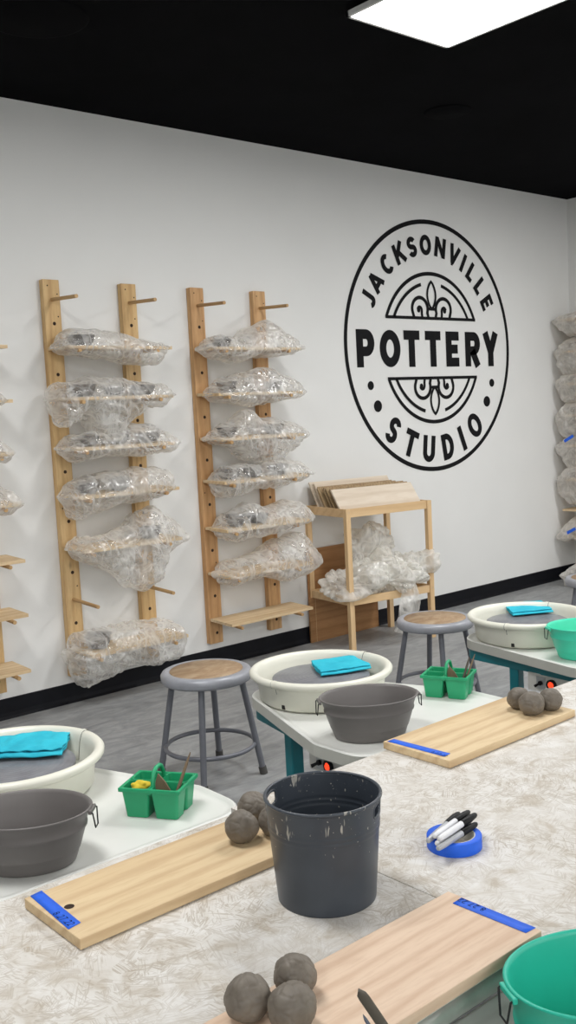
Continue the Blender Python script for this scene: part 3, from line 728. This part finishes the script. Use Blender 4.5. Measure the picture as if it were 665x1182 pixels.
def make_wheel():
    t = thing('pottery_wheel', 'x', 'pottery wheel', group='pottery wheels')
    # origin: wheel axis on the floor; deck runs toward -y
    base = [(-.36, -.575), (.36, -.575), (.365, -.36), (.15, .235), (-.15, .235), (-.365, -.36)]
    out = rounded(base, [.09, .09, .10, .12, .12, .10])
    mb = MB(); n = len(out)
    levels = [(0, DECKZ-.034), (0, DECKZ+.002), (.004, DECKZ+.006), (.010, DECKZ+.006), (.014, DECKZ), (.03, DECKZ)]
    rings = [[(x, y, z) for x, y in inset(out, d)] for d, z in levels]
    mb.grid([r_ for r_ in rings[:2]], 1, False, cv=True); mb.grid(rings[1:], 0, True, cv=True)
    mb.add(rings[-1], [list(range(n))], 0); mb.add(rings[0], [list(range(n))[::-1]], 1)
    mb.build('deck', [M['deck'], M['deckside']], t)
    ap = rounded([(-.262, -.545), (.262, -.545), (.262, -.30), (.14, .225), (-.14, .225), (-.262, -.30)], [.04, .04, .05, .08, .08, .05])
    MB().grid([[(x, y, DECKZ-.036) for x, y in ap], [(x, y, DECKZ-.080) for x, y in ap]], 0, False, cv=True).add([(x, y, DECKZ-.078) for x, y in inset(ap, .002)], [list(range(len(ap)))]).build('apron', M['teal_steel'], t, solid=.003)
    for lx, ly in ((-.165, -.03), (.165, -.03), (-.22, -.50), (.22, -.50)):
        l = MB().box((lx, ly, (DECKZ-.08)/2), (.05, .04, DECKZ-.08), bev=.006).build('leg', M['teal_steel'], t)
        MB().lathe([(0, 0), (.024, 0), (.026, .01), (.02, .02), (0, .02)], 20, c=(lx, ly, 0)).build('foot', M['rubber'], l)
    cb = MB().box((0, 0, 0), (.10, .19, .07), bev=.003).build('control_box', M['plate'], t, (-.188, -.275, .314)); cb.rotation_euler.z = -.12
    MB().box((-.0505, .034, 0), (.003, .04, .05)).build('switch_plate', M['metal'], cb)
    MB().tube([(-.051, .034, .0), (-.060, .034, 0)], .009, 14).tube([(-.058, .034, 0), (-.076, .047, -.010)], [.004, .006], 10).build('toggle_switch', M['black'], cb)
    MB().lathe([(.013, 0), (.021, 0), (.021, .010), (.013, .010)], 24).build('lamp_bezel', M['black'], cb, (-.050, -.015, 0)).rotation_euler.y = -PI/2
    MB().lathe([(.0135, 0), (.0135, .008), (.009, .013), (0, .014)], 20).build('indicator_lamp', M['red'], cb, (-.050, -.015, 0)).rotation_euler.y = -PI/2
    dv = Vector((-.215, -.595, 0)).normalized(); dn = Vector((-dv.y, dv.x, 0))
    bp = MB().box((0, 0, 0), (.002, .045, .018)).build('badge', M['white'], t, (-.2525, -.262, DECKZ-.058)); bp.rotation_euler.z = -.229
    # splash pan and head
    prof = [(0, DECKZ+.004), (.205, DECKZ+.004), (.214, DECKZ+.012), (.222, DECKZ+.075), (.226, DECKZ+.082), (.240, DECKZ+.084), (.247, DECKZ+.091), (.248, DECKZ+.100), (.242, DECKZ+.107), (.232, DECKZ+.109), (.224, DECKZ+.105), (.219, DECKZ+.096), (.214, DECKZ+.08), (.206, DECKZ+.02), (.198, DECKZ+.012), (0, DECKZ+.012)]
    MB().lathe(prof, 96).build('splash_pan', M['pan'], t)
    sp_ = [(.2215, DECKZ+.06), (.2265, DECKZ+.0815), (.2405, DECKZ+.0832), (.2479, DECKZ+.0906), (.2489, DECKZ+.1), (.2424, DECKZ+.1079), (.232, DECKZ+.1099), (.2235, DECKZ+.1057), (.2183, DECKZ+.096), (.2133, DECKZ+.08), (.206, DECKZ+.03)]
    for a in (math.radians(186), math.radians(4)):
        MB().lathe(sp_, 1, a0=a-.012, a1=a-.004, smooth=False).build('joint_seam', M['dark'], t)
        MB().lathe([(r+(.0012 if r > .23 else 0), z+.0006) for r, z in sp_], 3, a0=a-.004, a1=a+.06, smooth=True).build('joint_strap', M['pan'], t)
    an = math.radians(191)
    MB().box((.2105*math.cos(an), .2105*math.sin(an), DECKZ+.018), (.012, .014, .016), RZ(an), bev=.003).build('drain_notch', M['dark'], t)
    MB().lathe([(0, DECKZ+.075), (.166, DECKZ+.075), (.169, DECKZ+.073), (.169, DECKZ+.062), (.16, DECKZ+.060), (.03, DECKZ+.055), (.03, DECKZ+.01)], 80).build('wheel_head', M['head'], t)
    return t
w2 = make_wheel(); w2.location = (2.25, -2.03, 0); w2['label'] = 'middle pottery wheel, teal legs and cream splash pan, behind the slate bucket'
w1 = copy_tree(w2); w1.location = (1.098, -2.045, 0); w1['label'] = 'pottery wheel with cream splash pan, cut off at the left picture edge'
w3 = copy_tree(w2); w3.location = (3.385, -2.075, 0); w3.rotation_euler.z = .15; w3['label'] = 'pottery wheel at the right picture edge with an aqua tub on its top'
for ch in w3.children:
    if ch.name.startswith('control_box'): ch.location.y += .065; ch.location.z += .004
w4 = copy_tree(w2); w4.location = (1.12, -4.115, 0); w4.rotation_euler.z = PI; w4['label'] = 'pottery wheel top in the near right corner, under the green teal tub'

# towels
def towel(q, z, label, seed, lift, amp):
    """folded cloth over the quad q (back-left, front-left, front-right, back-right)"""
    q = [Vector((x, y, 0)) for x, y in q]
    path = [(.04, .003), (.35, .003), (.7, .004), (.97, .004), (1.0, .006), (.97, .009), (.6, .008), (.2, .008), (.03, .008), (.0, .0105), (.03, .0135), (.3, .013), (.6, .0135), (.85, .014), (.93, .0135)]
    pp = []
    for i in range(len(path)-1):
        for k_ in range(5):
            f = k_/5; pp.append((path[i][0]*(1-f)+path[i+1][0]*f, path[i][1]*(1-f)+path[i+1][1]*f))
    pp.append(path[-1]); NU = 44; P = []
    c = sum(q, Vector())/4
    for i in range(NU+1):
        u = i/NU; row = []
        for (v_, h) in pp:
            p = q[0].lerp(q[3], u).lerp(q[1].lerp(q[2], u), v_)
            s = Vector((p.x*16, p.y*16, seed+h*60))
            hh = h*(1+lift*(.5+.5*noise.noise(Vector((u*3, v_*2.5, seed)))))
            hh += (h/.02)*amp*(abs(noise.noise(s))+.5*noise.noise(s*2.2))
            p = p + Vector((noise.noise(s+Vector((5,0,0)))*.006, noise.noise(s+Vector((0,5,0)))*.006, max(.002, hh)))
            row.append(p-c)
        P.append(row)
    o = MB().grid(P).build('towel', M['towel'], None, (c.x, c.y, z), solid=.003)
    return tag(o, label, 'towel', 'folded turquoise towels')
TZ = DECKZ+.077
towel([(1.145, -1.845), (1.06, -1.975), (1.215, -2.105), (1.335, -1.945)], TZ, 'crumpled turquoise towel on the wheel at the left picture edge', 2, .9, .014)
towel([(2.318, -1.905), (2.222, -2.062), (2.402, -2.128), (2.468, -1.965)], TZ, 'folded turquoise towel on the middle pottery wheel', 6, .3, .006)
towel([(3.545, -1.825), (3.40, -1.992), (3.555, -2.085), (3.70, -1.92)], TZ, 'flat folded turquoise towel on the wheel at the right picture edge', 9, .2, .004)

# oval tubs with wire handles
def tub(loc, rz, mat, label, H=.125):
    t = thing('oval_tub', label, 'tub', loc, rz, 'oval plastic tubs')
    A, B = .152, .117; b = B/A
    def prof(o_): return [(.104, 0), (.108, .003), (.1115, .012), (.1175, .03), (.119, .031), (.121, .036), (.1345, .078), (.1375, .080), (.1385, .086), (.136, .089), (.1445, H-.01), (.150, H-.006), (.152, H-.002), (.150, H), (.1465, H-.001)]
    inner = [(.1425, H-.008), (.134, .086), (.132, .08), (.1185, .036), (.108, .012), (.102, .006), (0, .005)]
    MB().lathe([(0, 0)]+prof(0)+inner, 96, 1, b).build('tub_body', mat, t)
    for s in (-1, 1):
        MB().box((s*.1525, 0, H-.008), (.008, .046, .009), bev=.002).build('handle_lug', mat, t)
        MB().tube([(s*.152, -.020, H-.006), (s*.1585, -.020, H-.010), (s*.161, -.011, H-.046), (s*.161, .011, H-.046), (s*.1585, .020, H-.010), (s*.152, .020, H-.006)], .0017, 8).build('wire_handle', M['wire'], t)
    return t
tub((2.062, -2.447, DECKZ+.001), -.55, M['tubgrey'], 'grey oval plastic tub on the middle pottery wheel top')
tub((.928, -2.478, DECKZ+.001), -.75, M['tubgrey'], 'grey oval plastic tub at the left picture edge')
tub((3.268, -2.428, DECKZ+.001), -.6, M['tubaqua'], 'aqua oval plastic tub at the right picture edge')
tub((1.211, -3.764, DECKZ+.001), -.49, M['tubteal'], 'green teal oval tub in the near right corner', .15)

# green tool caddies
def make_caddy():
    t = thing('tool_caddy', 'x', 'caddy', group='green tool caddies')
    L, Wd, H = .158, .122, .075
    body = MB()
    # four tapered cups joined by one rim plate
    for sx in (-1, 1):
        for sy in (-1, 1):
            cx, cy = sx*L*.25, sy*Wd*.25; tw, td = L*.235, Wd*.235; bw, bd = L*.185, Wd*.19
            lv = [(bw, bd, 0.0), (tw, td, H-.006), (tw, td, H), (tw-.003, td-.003, H), (bw-.003, bd-.003, .004)]
            rings = [[(cx+x, cy+y, z) for x, y in rounded([(-a, -b), (a, -b), (a, b), (-a, b)], [.008]*4, 4)] for a, b, z in lv]
            body.grid(rings, 0, False, cv=True); n = len(rings[0])
            body.add(rings[0], [list(range(n))]); body.add(rings[-1], [list(range(n))])
    for sx in (-1, 1): body.box((sx*(L/2), 0, H-.004), (.006, Wd, .010), bev=.002)
    for sy in (-1, 1): body.box((0, sy*(Wd/2), H-.004), (L+.006, .006, .010), bev=.002)
    body.box((0, 0, H-.008), (L, .009, .012), bev=.001); body.box((0, 0, H-.008), (.009, Wd, .012), bev=.001)
    body.build('caddy_body', M['caddy'], t)
    hp = [(0, -.036, H-.008), (0, -.034, H+.012), (0, -.022, H+.032), (0, -.010, H+.038), (0, .010, H+.038), (0, .022, H+.032), (0, .034, H+.012), (0, .036, H-.008)]
    MB().tube(hp, .0055, 10).build('handle', M['caddy'], t)
    return t
CZ = DECKZ+.001
c1 = make_caddy(); c1.location = (1.300, -2.452, CZ); c1.rotation_euler.z = math.radians(-57); c1['label'] = 'green plastic tool caddy with a yellow sponge, on the left wheel top'
c2 = copy_tree(c1); c2.location = (2.545, -2.352, CZ); c2.rotation_euler.z = math.radians(-66); c2['label'] = 'green plastic tool caddy on the right of the middle wheel top'
c3 = copy_tree(c1); c3.location = (.845, -3.715, CZ); c3.rotation_euler.z = math.radians(-80); c3['label'] = 'green plastic tool caddy below the near picture edge, beside the green teal tub'
def inc(c, x, y, z): return c.location + RZ(c.rotation_euler.z) @ Vector((x, y, z))
def rib(c, x, y, label):
    o = MB().grid([[(-.028, s, .0), (-.026, s, .075), (-.018, s, .098), (.0, s, .078), (.026, s, .035), (.026, s, 0)] for s in (-.002, .002)], 0, False).add([(-.028, -.002, .0), (-.026, -.002, .075), (-.018, -.002, .098), (.0, -.002, .078), (.026, -.002, .035), (.026, -.002, 0)], [range(6)]).add([(-.028, .002, .0), (-.026, .002, .075), (-.018, .002, .098), (.0, .002, .078), (.026, .002, .035), (.026, .002, 0)], [range(6)]).build('wooden_rib', M['toolwood'], None, inc(c, x, y, .008), c.rotation_euler.z)
    return tag(o, label, 'tool', 'pottery tools in the caddies')
def stick(c, a, b, r, mat, label):
    p0 = inc(c, *a); p1 = inc(c, *b); d = p1-p0
    mb = MB(); n = 8
    mb.tube([Vector((0, 0, 0)), Vector((0, 0, d.length*.35)), Vector((0, 0, d.length*.8)), Vector((0, 0, d.length))], [r*.8, r, r*.85, r*.3], 10)
    o = mb.build('modelling_tool', M[mat]); o.location = p0; o.rotation_euler = d.to_track_quat('Z', 'Y').to_euler()
    return tag(o, label, 'tool', 'pottery tools in the caddies')
rib(c1, .032, -.03, 'brown pointed wooden rib standing in the left green caddy')
stick(c1, (.045, -.04, .012), (.085, .015, .148), .0045, 'toolwood', 'long wooden stick leaning in the left green caddy')
sg_ = blob(.024, .014, .013, 81, .0006, inc(c1, -.035, -.028, .072), 'yellow sponge in the left green caddy', 'sponge', None, 'sponge', c1.rotation_euler.z+.4, None, None, 4); sg_['category'] = 'sponge'
rib(c2, .03, -.03, 'brown pointed wooden rib standing in the middle wheel caddy')
stick(c2, (.045, -.035, .012), (.075, -.0, .135), .0045, 'toolgrey', 'thick grey modelling tool leaning in the middle wheel caddy')
stick(c2, (.050, -.03, .012), (.090, .014, .140), .0035, 'toolwood', 'thin wooden stick at the right of the middle wheel caddy')
# tools standing in the near caddy, tips in view
def flat_tool(p0, p1, w, th, mat, label):
    p0, p1 = Vector(p0), Vector(p1); d = p1-p0; L = d.length; ex = rt.copy(); ex -= d.normalized()*ex.dot(d.normalized()); ex.normalize(); ey = d.normalized().cross(ex)
    P = []
    for i in range(41):
        t = i/40; ww = w*(.75+.25*math.sin(PI*min(1, t*1.3)))*(math.sqrt(max(.02, 1-((t-.955)/.045)**2)) if t > .955 else 1)
        P.append([ex*ww/2*math.cos(2*PI*j/14)+ey*th/2*math.sin(2*PI*j/14)+d*t+ex*.004*math.sin(t*3) for j in range(14)])
    o = MB().grid(P, cv=True).add(P[0], [range(14)]).add(P[-1], [range(14)]).build('modelling_tool', M[mat], None, p0)
    return tag(o, label, 'tool', 'pottery tools in the caddies')
flat_tool((.905, -3.735, .455), (.788, -3.688, .702), 0.0185, .006, 'toolgrey', 'dark grey wooden tool poking up at the bottom picture edge')
flat_tool((.872, -3.745, .455), (.782, -3.700, .677), .006, .006, 'steelblue', 'thin blue grey tool tip beside the dark tool at the bottom edge')

# ------------------------------------------------------------------ work tables
TZ0 = .55
def table(x0, x1, y0, y1, label):
    t = thing('work_table', label, 'table', ((x0+x1)/2, (y0+y1)/2, 0), 0, 'whitewashed work tables')
    hx, hy = (x1-x0)/2, (y1-y0)/2
    MB().box((0, 0, TZ0-.009), (2*hx, 2*hy, .018), bev=.0015).build('tabletop', M['osb'], t)
    for sy in (-1, 1): MB().tube([(-hx+.02, sy*(hy-.016), TZ0-.040), (hx-.02, sy*(hy-.016), TZ0-.040)], .018, 16).build('frame_rail', M['tube'], t)
    for sx in (-1, 1):
        MB().tube([(sx*(hx-.30), -hy+.02, TZ0-.042), (sx*(hx-.30), hy-.02, TZ0-.042)], .016, 14).build('frame_rail', M['tube'], t)
        for sy in (-1, 1):
            MB().tube([(sx*(hx-.30), sy*(hy-.03), TZ0-.04), (sx*(hx-.30), sy*(hy-.03), 0)], .016, 14).build('leg', M['tube'], t)
    return t
table(-1.19, 1.2515, -3.605, -2.845, 'whitewashed strand board table at the left, carrying the slate bucket')
table(1.2535, 3.70, -3.640, -2.815, 'whitewashed strand board table right of the seam, carrying the marker pens')

# boards on the tables
DIG = {'8': [arc(.3, .73, .2, .22, 0, 360, 16), arc(.3, .27, .25, .26, 0, 360, 16)], '2': [arc(.3, .72, .25, .26, 160, -30, 10)+[(.05, 0), (.6, 0)]],
       '7': [[(.02, 1), (.58, 1), (.2, 0)]], '.': [[(.25, .02), (.32, .12)]]}
def plank(x0, x1, y0, y1, mat, label, tape, hole=None, writing=None, rz=0.0):
    cx, cy = (x0+x1)/2, (y0+y1)/2
    mb = MB().box((0, 0, 0), (x1-x0, y1-y0, .019), bev=.0018)
    if hole:
        mb.add([(hole[0]-cx+.009*math.cos(2*PI*i/20), hole[1]-cy+.009*math.sin(2*PI*i/20), .0097) for i in range(20)], [list(range(20))], 1)
    o = mb.build('clay_board', [M[mat], M['hole']], None, (cx, cy, TZ0+.0105), rz); tag(o, label, 'board', 'wooden boards holding clay balls')
    # tape quad: list of 4 xy corners (world)
    T = [Vector((x-cx, y-cy, .0102)) for x, y in tape]
    NV = 12; zig = [0, .002, -.001, .002, 0]
    A = [T[0].lerp(T[3], i/NV) for i in range(NV+1)]; B = [T[1].lerp(T[2], i/NV) for i in range(NV+1)]
    tp = MB().grid([A, B]).build('tape_label', M['tape'], o, solid=.0005)
    if writing:
        org_, dx, dy, h = writing
        mb = MB(); pen = 0.0; dx = Vector(dx); dy = Vector(dy)
        for ch in '8.27.22':
            for s in DIG[ch]:
                pts = [Vector((org_[0]-cx, org_[1]-cy))+dx*(pen+p[0]*h*.95)+dy*(p[1]*h) for p in s]
                n0 = len(mb.v); ribbon(mb, [tuple(p) for p in pts], .0013)
                mb.v[n0:] = [(x, z_, .0108) for x, y_, z_ in mb.v[n0:]]
            pen += h*(.8 if ch != '.' else .45)
        w_ = mb.build('lettering', M['ink'], tp); w_['label'] = 'handwritten date 8.27.22'
    return o
b1 = plank(.720, 1.262, -3.105, -2.904, 'board', 'wooden board with a blue taped end and a round hole, left of the bucket', [(.731, -2.905), (.755, -2.902), (.748, -3.058), (.722, -3.063)], (.762, -2.992), ((.7275, -2.996), (0, -1), (1, 0), .0125))
b3 = plank(1.750, 2.278, -3.022, -2.806, 'board', 'pale wooden board with blue taped left end, at the right far side of the table', [(1.756, -2.815), (1.780, -2.815), (1.790, -2.992), (1.764, -2.995)], None, ((1.7645, -2.952), (0, -1), (1, 0), .010))
b2 = plank(.725, 1.255, -3.624, -3.433, 'board_pink', 'pinkish wooden board with blue taped right end, in the near foreground', [(1.226, -3.467), (1.251, -3.465), (1.255, -3.613), (1.231, -3.611)], None, ((1.249, -3.520), (0, 1), (-1, 0), .0115))
# clay balls
def ball(x, y, r, seed, label):
    bm = bmesh.new(); bmesh.ops.create_icosphere(bm, subdivisions=5, radius=1)
    for v_ in bm.verts:
        n_ = v_.co.normalized(); q = n_*1.0+Vector((seed*5.1, 0, seed))
        d = .09*noise.noise(q*1.1)+.03*noise.noise(q*2.6)+.003*noise.noise(q*9)
        vd, _ = noise.voronoi(q*1.7); d += -.05*max(0, .16-(vd[1]-vd[0]))/.16
        p = n_*r*(1+d); p.z *= .97
        if p.z < -r*.86: p.z = -r*.86+.1*(p.z+r*.86)
        v_.co = p
    me = bpy.data.meshes.new('clay_ball'); bm.to_mesh(me); bm.free(); me.materials.append(M['clay'])
    for f in me.polygons: f.use_smooth = True
    o = bpy.data.objects.new('clay_ball', me); COL.objects.link(o); o.location = (x, y, TZ0+.020+r*.87)
    return tag(o, label, 'clay ball', 'dark grey clay balls')
ball(1.137, -3.006, .0335, 1, 'front left clay ball on the board beside the bucket')
ball(1.214, -2.948, .0335, 2, 'rear clay ball on the board beside the bucket')
ball(1.202, -3.030, .032, 3, 'clay ball half hidden behind the bucket rim')
ball(.784, -3.468, .0335, 4, 'leftmost clay ball of the three in the near foreground')
ball(.868, -3.472, .0315, 5, 'rear right clay ball of the three in the near foreground')
ball(.812, -3.530, .0345, 6, 'front clay ball of the three in the near foreground')
ball(2.192, -2.900, .032, 7, 'rear left clay ball on the far right board')
ball(2.170, -2.958, .0345, 8, 'front clay ball on the far right board')
ball(2.236, -2.972, .033, 9, 'right clay ball on the far right board')

# slate bucket
bk = thing('bucket', 'dark slate plastic bucket spattered with dried clay, standing on the table', 'bucket', (1.131, -3.257, TZ0), math.radians(-57))
NS, NR, H = 144, 60, .186; r0, r1 = .0865, .1015
def rad(z): return r0+(r1-r0)*(z/H)+(.0012 if .128 < z < .131 or .137 < z < .140 else 0)
V = []; F = []
for i in range(NR+1):
    z = H*i/NR
    for j in range(NS):
        a = 2*PI*j/NS; V.append((rad(z)*math.cos(a), rad(z)*math.sin(a), z))
def slot(a, z):
    a = (a+PI/2) % PI - PI/2
    return ((a*.1)/.028)**4+((z-.166)/.0125)**4 < 1
for i in range(NR):
    for j in range(NS):
        if slot(2*PI*(j+.5)/NS, H*(i+.5)/NR): continue
        F.append((i*NS+j, i*NS+(j+1) % NS, (i+1)*NS+(j+1) % NS, (i+1)*NS+j))
mb = MB().add(V, F, 0, True); mb.add([(r0*.985*math.cos(2*PI*j/NS), r0*.985*math.sin(2*PI*j/NS), .004) for j in range(NS)], [list(range(NS))])
mb.build('bucket_body', M['bucket'], bk, solid=.0028)
MB().tube([((r1+.001)*math.cos(2*PI*j/96), (r1+.001)*math.sin(2*PI*j/96), H) for j in range(96)], .0032, 10, True).build('rim', M['bucket'], bk)
for s in (0, PI):
    pts = []
    for i in range(40):
        q = 2*PI*i/40; c, sn = math.cos(q), math.sin(q)
        a = s+.0285*math.copysign(abs(c)**.55, c)/.1; z = .166+.0128*math.copysign(abs(sn)**.55, sn)
        pts.append((rad(z)*math.cos(a), rad(z)*math.sin(a), z))
    MB().tube(pts, .0025, 8, True).build('grip_edge', M['bucket'], bk)

# tape roll and marker pens
tr_ = thing('tape_roll', 'roll of blue masking tape lying flat on the table under marker pens', 'tape', (1.434, -3.298, TZ0))
Ro, Ri, Ht = .0535, .0395, .0245
MB().lathe([(Ri+.0015, 0), (Ro-.0005, 0), (Ro, .001), (Ro, Ht-.001), (Ro-.0005, Ht), (Ri+.0015, Ht)], 80, mi=0).build('tape_winding', M['tape'], tr_)
MB().lathe([(Ri-.001, .0005), (Ri+.0017, .0005), (Ri+.0017, Ht-.0003), (Ri-.001, Ht-.0003), (Ri-.001, .0005)], 64).build('core', M['core'], tr_)
def marker(p0, p1, mat, label):
    p0, p1 = Vector(p0), Vector(p1); d = (p1-p0).normalized()
    t = thing('marker_pen', label, 'marker pen', p0, 0, 'marker pens on the tape roll'); t.rotation_euler = d.to_track_quat('Z', 'Y').to_euler()
    MB().lathe([(0, 0), (.0042, 0), (.0052, .003), (.0062, .02), (.0064, .086)], 20).build('barrel', M[mat], t)
    MB().lathe([(.0064, .082), (.0070, .083), (.0067, .120), (.0056, .132), (.0040, .137), (0, .137)], 20).build('cap', M['black'], t)
    MB().box((.0082, 0, .112), (.002, .003, .034), bev=.0006).build('clip', M['black'], t)
    return t
zt = TZ0+Ht+.0068
marker((1.364, -3.292, zt), (1.485, -3.262, zt+.004), 'markbody', 'grey barrel marker pen hindmost on the tape roll')
marker((1.366, -3.312, zt), (1.488, -3.290, zt), 'markwhite', 'white barrel marker pen low in the middle of the pile')
marker((1.352, -3.327, zt), (1.472, -3.312, zt), 'markbody', 'silver barrel marker pen at the front of the pile')
marker((1.367, -3.306, zt+.0125), (1.490, -3.283, zt+.0125), 'markwhite', 'white barrel marker pen on top of the pile, rear one')
marker((1.364, -3.320, zt+.0125), (1.484, -3.302, zt+.0125), 'markwhite', 'white barrel marker pen on top of the pile, front one')
